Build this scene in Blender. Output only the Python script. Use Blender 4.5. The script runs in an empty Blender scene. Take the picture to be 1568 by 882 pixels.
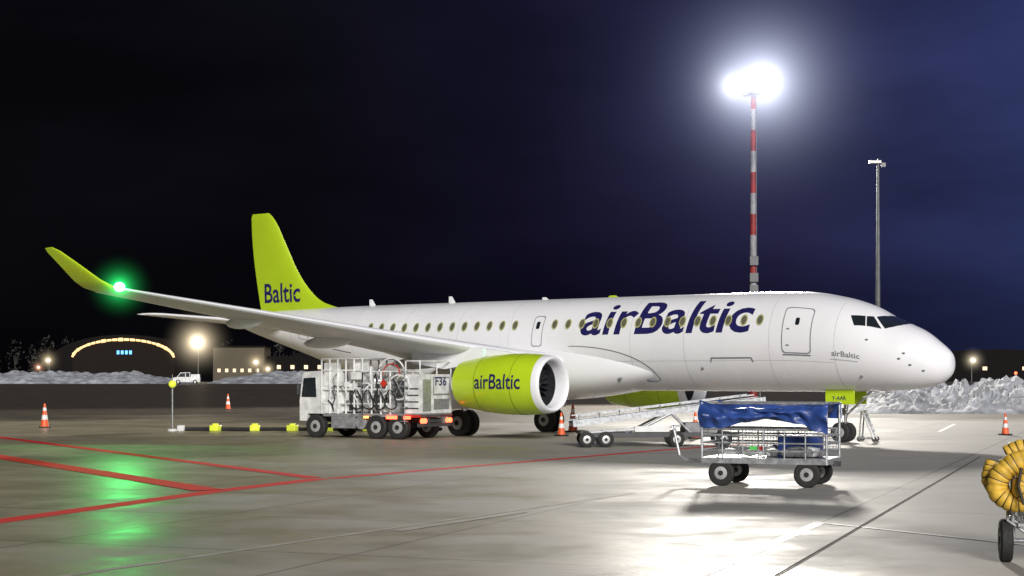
import bpy, bmesh, math, random
from mathutils import Vector, Matrix, noise
random.seed(7)
sc=bpy.context.scene
sc.view_settings.view_transform='Standard'
sc.view_settings.look='None'
sc.view_settings.exposure=0
R=math.radians
# ------------------------------------------------------------------ materials
def mat(name,col,rough=.5,metal=0,emis=None,es=0,var=.12,scale=4,coat=0,bump=0,rvar=.1,spec=.5):
    m=bpy.data.materials.new(name); m.use_nodes=True
    nt=m.node_tree; N=nt.nodes; L=nt.links
    p=N['Principled BSDF']
    tc=N.new('ShaderNodeTexCoord'); no=N.new('ShaderNodeTexNoise')
    no.inputs['Scale'].default_value=scale; no.inputs['Detail'].default_value=6
    L.new(tc.outputs['Object'],no.inputs['Vector'])
    mx=N.new('ShaderNodeMix'); mx.data_type='RGBA'
    mx.inputs[6].default_value=tuple(c*(1-var) for c in col)+(1,)
    mx.inputs[7].default_value=tuple(min(1,c*(1+var)) for c in col)+(1,)
    mr=N.new('ShaderNodeMapRange'); mr.inputs[1].default_value=.3; mr.inputs[2].default_value=.7
    L.new(no.outputs['Fac'],mr.inputs[0]); L.new(mr.outputs[0],mx.inputs[0])
    L.new(mx.outputs[2],p.inputs['Base Color'])
    m2=N.new('ShaderNodeMapRange'); m2.inputs[1].default_value=.3; m2.inputs[2].default_value=.7
    m2.inputs[3].default_value=max(.02,rough-rvar); m2.inputs[4].default_value=min(1,rough+rvar)
    L.new(no.outputs['Fac'],m2.inputs[0]); L.new(m2.outputs[0],p.inputs['Roughness'])
    p.inputs['Metallic'].default_value=metal
    p.inputs['Coat Weight'].default_value=coat
    p.inputs['Specular IOR Level'].default_value=spec
    if emis:
        p.inputs['Emission Color'].default_value=tuple(emis)+(1,)
        p.inputs['Emission Strength'].default_value=es
    if bump:
        b=N.new('ShaderNodeBump'); b.inputs['Strength'].default_value=bump
        b.inputs['Distance'].default_value=.05
        L.new(no.outputs['Fac'],b.inputs['Height']); L.new(b.outputs[0],p.inputs['Normal'])
    return m
WHITE=mat('aircraft_white_paint',(.84,.84,.87),.28,var=.03,scale=.6,coat=.3,rvar=.05)
GREY=mat('aircraft_grey_paint',(.62,.63,.65),.4,var=.06,scale=1)
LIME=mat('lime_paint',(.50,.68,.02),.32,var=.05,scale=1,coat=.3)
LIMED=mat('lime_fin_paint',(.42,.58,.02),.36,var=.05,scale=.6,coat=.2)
NAVY=mat('navy_lettering',(.018,.016,.10),.35,var=.05)
LINE=mat('panel_line',(.20,.20,.22),.5)
LINE2=mat('faint_panel_line',(.52,.52,.54),.5)
METAL=mat('bare_metal',(.75,.75,.77),.22,1)
GALV=mat('galvanised_steel',(.42,.43,.45),.42,.6,var=.25,scale=9)
POLE=mat('weathered_pole',(.13,.135,.14),.6,.2,var=.25,scale=2)
DARK=mat('dark_metal',(.03,.03,.035),.5,.3)
FANM=mat('fan_blades',(.07,.07,.08),.35,.7)
GLASS=mat('dark_glass',(.015,.02,.025),.06,coat=.6)
WINO=mat('window_surround',(.42,.42,.17),.4)
WINI=mat('window_pane',(.09,.09,.07),.15,emis=(.5,.48,.25),es=.07)
RUB=mat('rubber',(.018,.018,.018),.75,bump=.3,scale=20)
HUB=mat('hub',(.5,.5,.5),.4,.4)
TRW=mat('truck_white',(.68,.68,.68),.4,var=.25,scale=3)
TRG=mat('truck_grey',(.22,.22,.23),.5,var=.3,scale=5)
TRD=mat('truck_dark',(.05,.05,.055),.5,var=.3,scale=5)
REDP=mat('red_paint',(.5,.03,.02),.4)
REDL=mat('red_lamp',(.5,.03,.01),.3,emis=(1,.10,.04),es=6)
ORL=mat('orange_lamp',(.5,.1,.01),.3,emis=(1,.35,.08),es=5)
YELG=mat('yellow_green_plastic',(.75,.85,.05),.4,emis=(.8,.9,.1),es=.3)
HOSE=mat('yellow_hose_fabric',(.68,.42,.05),.6,var=.25,scale=8,bump=.4)
HOSB=mat('hose_black_rib',(.03,.025,.02),.6)
ORC=mat('cone_orange',(.80,.12,.03),.5)
WHP=mat('white_plastic',(.75,.75,.75),.5)
TARP=mat('blue_tarpaulin',(.026,.062,.24),.38,var=.4,scale=2.5,bump=.5)
STRIPE_R=mat('mast_red',(.24,.022,.02),.6,var=.3,scale=1.5)
STRIPE_W=mat('mast_white',(.26,.26,.28),.6,var=.3,scale=1.5)
LAMP=mat('floodlight_lens',(.9,.9,.9),.3,emis=(1,.96,.88),es=60)
def worn(name,col,base,rough,lo=.38,hi=.62,spec=.2):
    m=mat(name,col,rough,spec=spec)
    N=m.node_tree.nodes;L=m.node_tree.links
    p=N['Principled BSDF']
    n=N.new('ShaderNodeTexNoise'); n.inputs['Scale'].default_value=1.3; n.inputs['Detail'].default_value=9; n.inputs['Roughness'].default_value=.7
    tc=N.new('ShaderNodeTexCoord'); L.new(tc.outputs['Object'],n.inputs['Vector'])
    mr=N.new('ShaderNodeMapRange'); mr.inputs[1].default_value=lo; mr.inputs[2].default_value=hi
    L.new(n.outputs['Fac'],mr.inputs[0])
    mx=N.new('ShaderNodeMix'); mx.data_type='RGBA'
    mx.inputs[6].default_value=base+(1,); mx.inputs[7].default_value=col+(1,)
    L.new(mr.outputs[0],mx.inputs[0]); L.new(mx.outputs[2],p.inputs['Base Color'])
    return m
RLINE=worn('red_road_paint',(.66,.025,.03),(.42,.06,.055),.72,.3,.5,.15)
WLINE=worn('white_road_paint_worn',(.86,.85,.82),(.55,.53,.49),.6,.28,.48,.3)
WLINE2=worn('faded_road_paint',(.46,.44,.38),(.32,.30,.25),.7)
TARLINE=mat('tar_joint',(.05,.045,.04),.95,spec=.1,rvar=.02)
SNOW=mat('dirty_snow',(.30,.31,.335),.85,var=.5,scale=.9,bump=.8)
TREE=mat('tree_foliage',(.03,.032,.028),.9,var=.5,scale=.4)
BARK=mat('tree_bark',(.03,.025,.02),.9)
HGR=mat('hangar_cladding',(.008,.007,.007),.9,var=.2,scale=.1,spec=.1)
HGF=mat('hangar_front_lit',(.012,.010,.009),.9,emis=(.8,.45,.18),es=.004,spec=.1)  # weak emission stands in for warm lamp light on the facade
WARM=mat('warm_light_strip',(.8,.6,.3),.5,emis=(1,.58,.24),es=1.3)
BLUS=mat('blue_sign',(.1,.3,.8),.5,emis=(.12,.5,1),es=1.8)
WIN2=mat('lit_window',(.8,.6,.4),.5,emis=(1,.7,.4),es=.8)
BEIGE=mat('beige_render_lit',(.06,.05,.035),.8,emis=(1,.75,.4),es=.03)  # lit look of the wall comes from emission in the material

# ------------------------------------------------------------------ builder
def empty(name,loc=(0,0,0),rz=0):
    e=bpy.data.objects.new(name,None); sc.collection.objects.link(e)
    e.location=loc; e.rotation_euler=(0,0,rz); e.empty_display_size=.3
    return e
class B:
    def __init__(s,name,mats,parent=None,loc=None,rz=0):
        s.bm=bmesh.new(); s.name=name; s.mats=mats; s.parent=parent; s.loc=loc; s.rz=rz
    def _mi(s,f,m,sm=False):
        for x in f: x.material_index=m; x.smooth=sm
    def box(s,c,d,m=0,rz=0,ry=0,rx=0):
        M=Matrix.Translation(c)@Matrix.Rotation(rz,4,'Z')@Matrix.Rotation(ry,4,'Y')@Matrix.Rotation(rx,4,'X')@Matrix.Diagonal((d[0],d[1],d[2],1))
        r=bmesh.ops.create_cube(s.bm,size=1,matrix=M)
        fs=set()
        for v in r['verts']: fs.update(v.link_faces)
        s._mi(fs,m)
    def cyl(s,p,q,r,m=0,r2=None,seg=12,caps=True):
        p=Vector(p);q=Vector(q); d=q-p; L=d.length
        if L<1e-6: return
        M=Matrix.Translation((p+q)/2)@d.to_track_quat('Z','Y').to_matrix().to_4x4()
        k=bmesh.ops.create_cone(s.bm,cap_ends=caps,segments=seg,radius1=r,radius2=r if r2 is None else r2,depth=L,matrix=M)
        fs=set()
        for v in k['verts']: fs.update(v.link_faces)
        for x in fs: x.material_index=m; x.smooth=len(x.verts)==4
    def sph(s,c,r,m=0,sx=1,sy=1,sz=1,seg=16):
        M=Matrix.Translation(c)@Matrix.Diagonal((sx,sy,sz,1))
        k=bmesh.ops.create_uvsphere(s.bm,u_segments=seg,v_segments=seg//2,radius=r,matrix=M)
        fs=set()
        for v in k['verts']: fs.update(v.link_faces)
        s._mi(fs,m,True)
    def tube(s,pts,r,m=0,seg=8):
        for a,b in zip(pts[:-1],pts[1:]):
            s.cyl(a,b,r,m,seg=seg)
            s.sph(b,r*1.01,m,seg=8)
    def poly(s,pts,m=0):
        vs=[s.bm.verts.new(p) for p in pts]; f=s.bm.faces.new(vs); f.material_index=m
    def prism(s,pts,y0,y1,m=0):
        a=[s.bm.verts.new((x,y0,z)) for x,z in pts]; b=[s.bm.verts.new((x,y1,z)) for x,z in pts]
        n=len(pts)
        fs=[s.bm.faces.new(a),s.bm.faces.new(b[::-1])]
        for i in range(n): fs.append(s.bm.faces.new((a[i],a[(i+1)%n],b[(i+1)%n],b[i])))
        s._mi(fs,m)
    def loft(s,rings,m=0,caps=True,closed=True,mf=None):
        vr=[[s.bm.verts.new(p) for p in r] for r in rings]
        n=len(vr[0])
        for i in range(len(vr)-1):
            for j in range(n if closed else n-1):
                k=(j+1)%n
                f=s.bm.faces.new((vr[i][j],vr[i][k],vr[i+1][k],vr[i+1][j]))
                f.smooth=True; f.material_index=mf(i,j) if mf else m
        if caps and closed:
            for r in (vr[0],vr[-1]):
                try:
                    f=s.bm.faces.new(r); f.material_index=mf(0 if r is vr[0] else len(vr)-2,0) if mf else m
                except: pass
    def lathe(s,prof,c,axis='x',seg=48,m=0,mf=None):
        rings=[]
        for x,r in prof:
            ring=[]
            for i in range(seg):
                t=2*math.pi*i/seg
                if axis=='x': ring.append((c[0]+x,c[1]+r*math.cos(t),c[2]+r*math.sin(t)))
                elif axis=='y': ring.append((c[0]+r*math.cos(t),c[1]+x,c[2]+r*math.sin(t)))
                else: ring.append((c[0]+r*math.cos(t),c[1]+r*math.sin(t),c[2]+x))
            rings.append(ring)
        s.loft(rings,m,caps=False,mf=mf)
    def wheel(s,c,r,w,axis='y',mt=0,mh=1):
        p=[(-w*.5,0.02),(-w*.42,r*.5),(-w*.5,r*.56),(-w*.5,r*.88),(-w*.36,r),(w*.36,r),(w*.5,r*.88),(w*.5,r*.56),(w*.42,r*.5),(w*.5,.02)]
        s.lathe(p,c,axis,28,mf=lambda i,j: mh if i in(0,8) else mt)
        s.lathe([(-w*.56,.01),(-w*.56,r*.2),(w*.56,r*.2),(w*.56,.01)],c,axis,12,m=mt)
    def done(s,bevel=0,ang=35):
        bmesh.ops.recalc_face_normals(s.bm,faces=s.bm.faces[:])
        me=bpy.data.meshes.new(s.name); s.bm.to_mesh(me); s.bm.free()
        for m in s.mats: me.materials.append(m)
        me.set_sharp_from_angle(angle=R(ang))
        o=bpy.data.objects.new(s.name,me); sc.collection.objects.link(o)
        if s.parent: o.parent=s.parent
        if s.loc: o.location=s.loc
        o.rotation_euler=(0,0,s.rz)
        if bevel:
            b=o.modifiers.new('b','BEVEL'); b.width=bevel; b.segments=2; b.limit_method='ANGLE'
        return o
def pchip(xs,ys):
    n=len(xs); h=[xs[i+1]-xs[i] for i in range(n-1)]; d=[(ys[i+1]-ys[i])/h[i] for i in range(n-1)]
    m=[0]*n; m[0]=d[0]; m[-1]=d[-1]
    for i in range(1,n-1):
        if d[i-1]*d[i]>0:
            w1=2*h[i]+h[i-1]; w2=h[i]+2*h[i-1]; m[i]=(w1+w2)/(w1/d[i-1]+w2/d[i])
    def f(x):
        x=min(max(x,xs[0]),xs[-1])
        i=0
        while i<n-2 and x>xs[i+1]: i+=1
        t=(x-xs[i])/h[i]
        return ys[i]*(2*t**3-3*t*t+1)+h[i]*m[i]*(t**3-2*t*t+t)+ys[i+1]*(-2*t**3+3*t*t)+h[i]*m[i+1]*(t**3-t*t)
    return f
def text_bm(body,W,H,off=0,shear=0):
    c=bpy.data.curves.new('t','FONT'); c.body=body; c.size=1; c.offset=off; c.shear=shear; c.resolution_u=4; c.fill_mode='FRONT'
    o=bpy.data.objects.new('t',c); sc.collection.objects.link(o)
    bpy.context.view_layer.update()
    dg=bpy.context.evaluated_depsgraph_get()
    me=bpy.data.meshes.new_from_object(o.evaluated_get(dg))
    bm=bmesh.new(); bm.from_mesh(me)
    bpy.data.objects.remove(o); bpy.data.meshes.remove(me)
    xs=[v.co.x for v in bm.verts]; ys=[v.co.y for v in bm.verts]
    x0,x1,y0,y1=min(xs),max(xs),min(ys),max(ys)
    for v in bm.verts:
        v.co=Vector(((v.co.x-x0)/(x1-x0)*W,(v.co.y-y0)/(y1-y0)*H,0))
    return bm
def poly_bm(polys):
    bm=bmesh.new()
    for p in polys:
        vs=[bm.verts.new((x,y,0)) for x,y in p]; bm.faces.new(vs)
    return bm
def rrect(x0,y0,x1,y1,r,n=5):
    p=[]
    for cx,cy,a0 in ((x1-r,y1-r,0),(x0+r,y1-r,90),(x0+r,y0+r,180),(x1-r,y0+r,270)):
        for i in range(n+1):
            a=R(a0+90*i/n); p.append((cx+r*math.cos(a),cy+r*math.sin(a)))
    return p
def ring_polys(outer,w):
    cx=sum(p[0] for p in outer)/len(outer); cy=sum(p[1] for p in outer)/len(outer)
    n=len(outer); hx=max(p[0] for p in outer)-cx; hy=max(p[1] for p in outer)-cy
    inn=[(cx+(x-cx)*(1-w/hx),cy+(y-cy)*(1-w/hy)) for x,y in outer]
    return [[outer[i],outer[(i+1)%n],inn[(i+1)%n],inn[i]] for i in range(n)]
def decal(bm,mapper,name,m,parent,sx=.3,sy=.12):
    xs=[v.co.x for v in bm.verts]; ys=[v.co.y for v in bm.verts]
    def cut(lo,hi,st,ax):
        k=math.floor(lo/st)*st+st
        while k<hi:
            co=Vector((k,0,0)) if ax==0 else Vector((0,k,0)); no=Vector((1,0,0)) if ax==0 else Vector((0,1,0))
            bmesh.ops.bisect_plane(bm,geom=bm.verts[:]+bm.edges[:]+bm.faces[:],plane_co=co,plane_no=no)
            k+=st
    cut(min(xs),max(xs),sx,0); cut(min(ys),max(ys),sy,1)
    for v in bm.verts: v.co=Vector(mapper(v.co.x,v.co.y))
    me=bpy.data.meshes.new(name); bm.to_mesh(me); bm.free(); me.materials.append(m)
    o=bpy.data.objects.new(name,me); sc.collection.objects.link(o); o.parent=parent
    return o

# ------------------------------------------------------------------ AIRLINER
PL=empty('passenger_airliner',(15.5,58,0),math.atan2(-.6,.8))
top=pchip([0,.18,.45,.7,1.04,1.44,1.72,2.0,2.36,2.7,5.1,5.3,5.5,5.75,5.98],[2.86,3.14,3.38,3.62,4.05,4.5,4.97,5.3,5.55,5.6,5.6,5.59,5.56,5.50,5.25])
bot=pchip([0,.18,.45,.8,1.2,1.73,2.2,4.8,5.0,5.2,5.4,5.57,5.75,5.92,5.98],[2.76,2.58,2.34,2.1,1.95,1.87,1.85,1.85,1.95,2.3,2.85,3.42,4.0,4.6,4.85])
wid=pchip([0,.18,.45,.7,1.04,1.44,1.72,2.0,2.36,2.7,4.95,5.2,5.48,5.75,5.92,5.98],[.02,.24,.5,.78,1.1,1.43,1.63,1.76,1.83,1.85,1.85,1.72,1.35,.85,.45,.22])
def FS(a,th,off=0,side=1):
    q=math.sqrt(max(a,0)); t,b,w=top(q),bot(q),wid(q)
    zc=(t+b)/2; hz=(t-b)/2
    return (-a,-side*(w+off)*math.cos(th),zc+(hz+off)*math.sin(th))
b=B('fuselage',[WHITE],PL)
rings=[]
al=[(.02+i*.045)**2 for i in range(60)]
al=[x for x in al if x<7]+[7+i*.5 for i in range(int((35.8-7)/.5)+1)]
al=sorted(set([0]+al+[35.8]))
for a in al: rings.append([FS(a,2*math.pi*j/96) for j in range(96)])
b.loft(rings); b.done(ang=60)
b=B('apu_exhaust',[DARK],PL); b.cyl((-35.75,0,5.05),(-35.9,0,5.06),.16,0); b.done()
RB=1.85
def fm(side=1,off=.008):
    return lambda x,y: FS(-x,y/RB,off,side)
def ft(side=1,off=.012):
    return lambda x,y: FS(-x,R(y),off,side)
def th_z(z): return math.asin(min(1,max(-1,(z-3.725)/1.875)))*RB
for side in (1,-1):
    bm=text_bm('airBaltic',7.62,1.50,off=.014,shear=.12)
    y0=th_z(4.03)
    if side==1: decal(bm,(lambda x,y: FS(14.66-x,(y+y0)/RB,.008,1)),'fuselage_lettering',NAVY,PL,.5,.12)
    else: decal(bm,(lambda x,y: FS(7.0+x,(y+y0)/RB,.008,-1)),'fuselage_lettering_port',NAVY,PL,.5,.12)
    outs=[];inn=[]
    a=6.72
    while a<26:
        if not(16.1<a<17.4):
            yc=th_z(4.50)
            outs.append([(-a+.150*math.cos(t),yc+.225*math.sin(t)) for t in [2*math.pi*i/18 for i in range(18)]])
            inn.append([(-a+.105*math.cos(t),yc+.170*math.sin(t)) for t in [2*math.pi*i/18 for i in range(18)]])
        a+=.66
    decal(poly_bm(outs),fm(side,.014),'cabin_windows',WINO,PL,50,.15)
    decal(poly_bm(inn),fm(side,.019),'cabin_window_panes',WINI,PL,50,.15)
    ds=ring_polys(rrect(-5.78,th_z(3.28),-4.62,th_z(4.98),.16),.035)
    decal(poly_bm(ds),fm(side,.012),'door_outline',LINE,PL,.3,.12)
    ds=ring_polys(rrect(-17.02,th_z(3.62),-16.5,th_z(4.85),.12),.030)
    ds+=ring_polys(rrect(-30.6,th_z(3.35)-.05,-29.9,th_z(4.75),.1),.03)
    decal(poly_bm(ds),fm(side,.012),'exit_outline',LINE,PL,.3,.12)
    ds=[[(-5.75,th_z(3.2)),(-4.65,th_z(3.2)),(-4.65,th_z(3.25)),(-5.75,th_z(3.25))],
        [(-8.75,th_z(3.08)),(-7.05,th_z(3.08)),(-7.05,th_z(3.13)),(-8.75,th_z(3.13))],
        [(-8.82,th_z(2.95)),(-8.77,th_z(2.95)),(-8.70,th_z(3.12)),(-8.76,th_z(3.12))],
        [(-7.03,th_z(2.95)),(-6.98,th_z(2.95)),(-7.04,th_z(3.12)),(-7.10,th_z(3.12))],
        [(-28.2,th_z(3.15)),(-27,th_z(3.15)),(-27,th_z(3.2)),(-28.2,th_z(3.2))]]
    decal(poly_bm(ds),fm(side,.010),'cargo_door_edge',LINE,PL,.3,.12)
    ds=[]
    for a in (3.75,6.3,9.9,12.3,18.2,20.9,23.9,26.9,31.2):
        ds.append([(-a,th_z(1.95)),(-a+.018,th_z(1.95)),(-a+.018,th_z(5.5)),(-a,th_z(5.5))])
    for z in (3.0,): ds.append([(-28,th_z(z)),(-3.8,th_z(z)),(-3.8,th_z(z)+.016),(-28,th_z(z)+.016)])
    decal(poly_bm(ds),fm(side,.005),'skin_joints',LINE2,PL,.5,.12)
    # grey curved edge of the belly fairing
    pts=[]
    for i in range(25):
        t=i/24; a=11.3+3.9*(1-math.cos(t*math.pi/2)); z=2.25+1.35*math.sin(t*math.pi/2)
        pts.append((-a,th_z(z)))
    decal(poly_bm([[p0,p1,(p1[0]+.03,p1[1]+.03),(p0[0]+.03,p0[1]+.03)] for p0,p1 in zip(pts[:-1],pts[1:])]),fm(side,.010),'fairing_edge',LINE,PL,.3,.12)
    decal(poly_bm([rrect(-5.28,th_z(4.33),-5.12,th_z(4.6),.06),rrect(-16.86,th_z(4.33),-16.68,th_z(4.62),.06)]),fm(side,.015),'door_window',GLASS,PL,1,.1)
    decal(poly_bm([rrect(-5.6,th_z(4.15),-5.48,th_z(4.2),.01),rrect(-5.6,th_z(3.55),-5.48,th_z(3.6),.01)]),fm(side,.015),'door_handle',LINE,PL,1,.1)
    if side==1:
        bm=text_bm('airBaltic',1.02,.22,.01); yy=th_z(3.28)
        decal(bm,(lambda x,y: FS(3.85-x,(y+yy)/RB,.012,1)),'nose_lettering',LINE,PL,.3,.1)
        bm=text_bm('YL-AAR',1.5,.32,.01); y2=th_z(3.62)
        decal(bm,(lambda x,y: FS(28.8-x,(y+y2)/RB,.012,1)),'registration',NAVY,PL,.3,.1)
        bm=poly_bm([[(-3.9,th_z(3.13)),(-2.9,th_z(3.13)),(-2.9,th_z(3.17)),(-3.9,th_z(3.17))]])
        decal(bm,fm(1,.012),'nose_lettering_bar',LINE2,PL,.3,.1)
    panes=[[(-3.32,43),(-3.1,29.5),(-2.72,34),(-2.84,50)],
           [(-2.80,50.5),(-2.68,34.5),(-2.2,40.5),(-2.60,56)]]
    decal(poly_bm(panes),ft(side),'cockpit_side_window',GLASS,PL,.15,4)
    decal(poly_bm([[(-2.52,58),(-2.10,43),(-1.9,52),(-1.72,63),(-1.60,75),(-1.56,88.6),(-2.2,88.6),(-2.28,75)]]),ft(side),'windshield',GLASS,PL,.12,4)
    b=B('nose_sensors',[LINE],PL)
    for a,t in ((1.35,8),(1.5,-3),(1.15,-12),(2.6,15),(.75,-22)):
        p=Vector(FS(a,R(t),0,side)); b.sph(p,.05,0,sx=1.4,sz=.7,seg=8)
    b.done()
    b=B('beacon_and_ports',[LINE,METAL],PL)
    for a,t in ((9.2,-32),(2.9,-40)):
        p=Vector(FS(a,R(t),0,side)); b.sph(p,.06,0,seg=8)
    b.done()
b=B('wing_body_fairing',[WHITE],PL)
rings=[]
n=60
for i in range(n+1):
    t=-1+2*i/n
    a=17.6+6.6*t
    k=max(0,1-abs(t)**2.0)**1.0
    hw=1.36+.80*k; hz=.42+.86*k; zc=2.72
    ring=[]
    for j in range(48):
        th=2*math.pi*j/48; c,s_=math.cos(th),math.sin(th)
        e=.86
        ring.append((-a,math.copysign(abs(c)**e,c)*hw,zc+math.copysign(abs(s_)**e,s_)*hz))
    rings.append(ring)
b.loft(rings); b.done(ang=60)
def naca(x,t): 
    x=min(max(x,0),1); return 5*t*(.2969*math.sqrt(x)-.126*x-.3516*x*x+.2843*x**3-.1036*x**4)
def foil(a0,ch,r,z,t,cant,side,n=14,camber=.015,twist=0):
    xs=[.5*(1-math.cos(math.pi*i/n)) for i in range(n+1)]
    ring=[]
    nr,nz=-math.sin(cant),math.cos(cant)
    def P(x,h):
        dz=-(x-.3)*ch*math.sin(twist)
        return (-(a0+x*ch),-side*(r+h*nr),z+h*nz+dz)
    for x in xs[::-1]: ring.append(P(x,ch*(naca(x,t)+camber*4*x*(1-x))))
    for x in xs[1:-1]: ring.append(P(x,ch*(-naca(x,t)+camber*4*x*(1-x))))
    return ring
for side in (1,-1):
    tag='starboard' if side==1 else 'port'
    dz=0 if side==1 else -.28
    b=B('wing_'+tag,[GREY,WHITE],PL)
    S=[(1.0,14.5,7.6,2.72,.14,0),(2.2,15.4,6.6,2.92,.14,0),(5.2,17.2,4.8,3.48,.125,.1),(8.7,19.25,3.75,4.08+dz*.3,.115,.14),(12.2,21.3,2.75,4.70+dz*.6,.11,.15),(15.4,23.15,2.0,5.25+dz,.105,.17),(16.8,24.0,1.72,5.5+dz,.10,.2)]
    b.loft([foil(a,c,r,z,t,ca,side,twist=R(1.5)) for r,a,c,z,t,ca in S],mf=lambda i,j: 1 if (j<14 or j>23) else 0)
    b.done(ang=50)
    b=B('winglet_'+tag,[LIME],PL)
    S=[(16.8,24.0,1.72,5.5,.10,.2),(17.15,24.3,1.6,5.62,.10,.5),(17.45,24.6,1.45,5.86,.09,.75),(17.85,25.2,1.1,6.38,.09,.85),(18.2,25.85,.75,6.88,.09,.85),(18.3,26.15,.45,7.02,.09,.85)]
    b.loft([foil(a,c,r,z+dz,t,ca,side) for r,a,c,z,t,ca in S]); b.done(ang=50)
    b=B('flap_track_fairings_'+tag,[WHITE],PL)
    for r,a,z,L_ in ((4.2,21.0,2.95,3.0),(8.3,22.2,3.75,2.6),(11.8,23.2,4.45,2.0)):
        M=[]
        for i in range(13):
            t=-1+2*i/12; k=max(.02,(1-abs(t)**2.2)**.6)
            M.append([(-(a+t*L_/2),-side*(r+.14*k*math.cos(u)),z-.03*t*L_/2+.24*k*math.sin(u)) for u in [2*math.pi*j/16 for j in range(16)]])
        b.loft(M)
    b.done()
    b=B('horizontal_stabiliser_'+tag,[WHITE],PL)
    b.loft([foil(a,c,r,z,.10,.05,side,camber=0) for r,a,c,z in ((.3,30.7,3.5,4.75),(1.2,31.4,3.1,4.82),(5.7,34.55,1.5,5.2),(6.0,34.95,1.15,5.22),(6.1,35.3,.7,5.23))]); b.done(ang=50)
    E=empty('turbofan_engine_'+tag,(-13.5,-side*5.2,2.12)); E.parent=PL
    b=B('nacelle',[LIME,METAL,WHITE],E)
    prof=[(-.55,.86),(-.25,.87),(-.1,.90),(-.02,.94),(.0,.985),(-.03,1.03),(-.12,1.07),(-.3,1.105)]
    out=[(-.31,1.106),(-.8,1.15),(-1.4,1.17),(-2.0,1.165),(-2.6,1.13),(-3.2,1.06),(-3.8,.97),(-4.2,.9),(-4.2,.86),(-3.4,.84)]
    P=prof+out
    b.lathe(P,(0,0,0),'x',64,mf=lambda i,j: 2 if i<7 else 0)
    b.done(ang=50)
    b=B('nacelle_seams',[mat('seam',(.2,.28,.01),.5)],E)
    for x,r in ((-1.25,1.170),(-3.0,1.094)): b.lathe([(x-.012,r),(x-.012,r+.004),(x+.012,r+.004),(x+.012,r)],(0,0,0),'x',64)
    b.done()
    b=B('intake_and_core',[DARK,FANM,METAL],E)
    b.lathe([(-.5,.865),(-1.1,.84),(-1.12,.02)],(0,0,0),'x',48,m=0)
    b.lathe([(-.62,.01),(-.68,.07),(-.82,.17),(-1.0,.26),(-1.1,.28)],(0,0,0),'x',24,m=1)
    for k in range(20):
        t=2*math.pi*k/20
        def rp(x,r,dt): return (x,r*math.cos(t+dt),r*math.sin(t+dt))
        b.poly([rp(-.92,.26,0),rp(-.82,.83,.02),rp(-1.0,.83,.24),rp(-1.06,.26,.35)],1)
    b.lathe([(-3.5,.66),(-4.0,.62),(-4.6,.48),(-4.6,.30),(-5.1,.08),(-5.15,.01)],(0,0,0),'x',32,m=2)
    b.done(ang=40)
    b=B('pylon',[WHITE],PL)
    pp=[]
    for (a,zb,zt,w) in ((15.0,3.2,3.24,.04),(15.8,3.0,3.38,.2),(17.2,2.9,3.55,.26),(18.6,2.7,3.5,.26),(20.4,2.95,3.3,.12)):
        pp.append([(-a,-side*5.2-w,zb),(-a,-side*5.2+w,zb),(-a,-side*5.2+w*.8,zt),(-a,-side*5.2-w*.8,zt)])
    b.loft(pp); b.done(ang=20)
    if side==1:
        bm=text_bm('airBaltic',2.2,.56,.012)
        nr=pchip([.3,.8,1.4,2.0,2.6,3.2,3.8],[1.106,1.15,1.17,1.165,1.13,1.06,.97])
        def nm(x,y):
            a=2.95-x; r=nr(a)+.014; t=(y-.18)/1.15
            return (-a,-r*math.cos(t),r*math.sin(t))
        decal(bm,nm,'engine_lettering',NAVY,E,.2,.08)
    b=B('main_gear_'+tag,[RUB,HUB,METAL,WHITE],PL)
    for dr in (-.28,.28): b.wheel((-19.6,-side*(3.0+dr),.53),.53,.34,'y',0,1)
    b.cyl((-19.6,-side*3.0,.5),(-19.5,-side*3.0,2.6),.12,2)
    b.cyl((-19.6,-side*3.0,1.2),(-19.5,-side*1.7,2.3),.07,2)
    b.box((-19.5,-side*3.45,1.7),(1.0,.05,1.2),3,rx=side*.1)
    b.done()
b=B('belly_ports',[LINE,DARK],PL)
b.sph((-11.4,-1.55,2.27),.24,0,sx=1.3,sy=.35,sz=.35,seg=12)
b.sph((-12.9,-1.62,2.35),.12,0,sx=1,sy=.3,sz=1,seg=12)
b.done()
PLE=pchip([5.35,5.62,5.85,6.15,7.18,8.6,9.9,10.15],[28.3,29.5,30.25,30.75,31.75,32.62,33.45,33.75])
PTE=pchip([5.35,5.66,10.05,10.15],[34.2,34.3,34.92,34.85])
def finy(a,z):
    l,t=PLE(z),PTE(z); x=(a-l)/(t-l)
    return (t-l)*naca(x,.085 if z>6.2 else .07)
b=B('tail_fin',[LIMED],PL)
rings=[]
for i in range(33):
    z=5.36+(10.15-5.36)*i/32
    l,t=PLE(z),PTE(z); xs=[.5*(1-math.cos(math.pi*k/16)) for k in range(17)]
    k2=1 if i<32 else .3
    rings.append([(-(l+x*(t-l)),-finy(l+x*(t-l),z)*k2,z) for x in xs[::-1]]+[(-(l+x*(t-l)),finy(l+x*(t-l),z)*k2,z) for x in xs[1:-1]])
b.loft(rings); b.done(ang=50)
bm=text_bm('Baltic',2.42,.92,.015)
decal(bm,lambda x,y:(-(34.0-x),-finy(34.0-x,5.88+y)-.012,5.88+y),'fin_lettering',NAVY,PL,.2,.1)
bm=text_bm('Baltic',2.42,.92,.015)
decal(bm,lambda x,y:(-(31.6+x),finy(31.6+x,5.88+y)+.012,5.88+y),'fin_lettering_port',NAVY,PL,.2,.1)
b=B('roof_antennas',[WHITE,REDL],PL)
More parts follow.
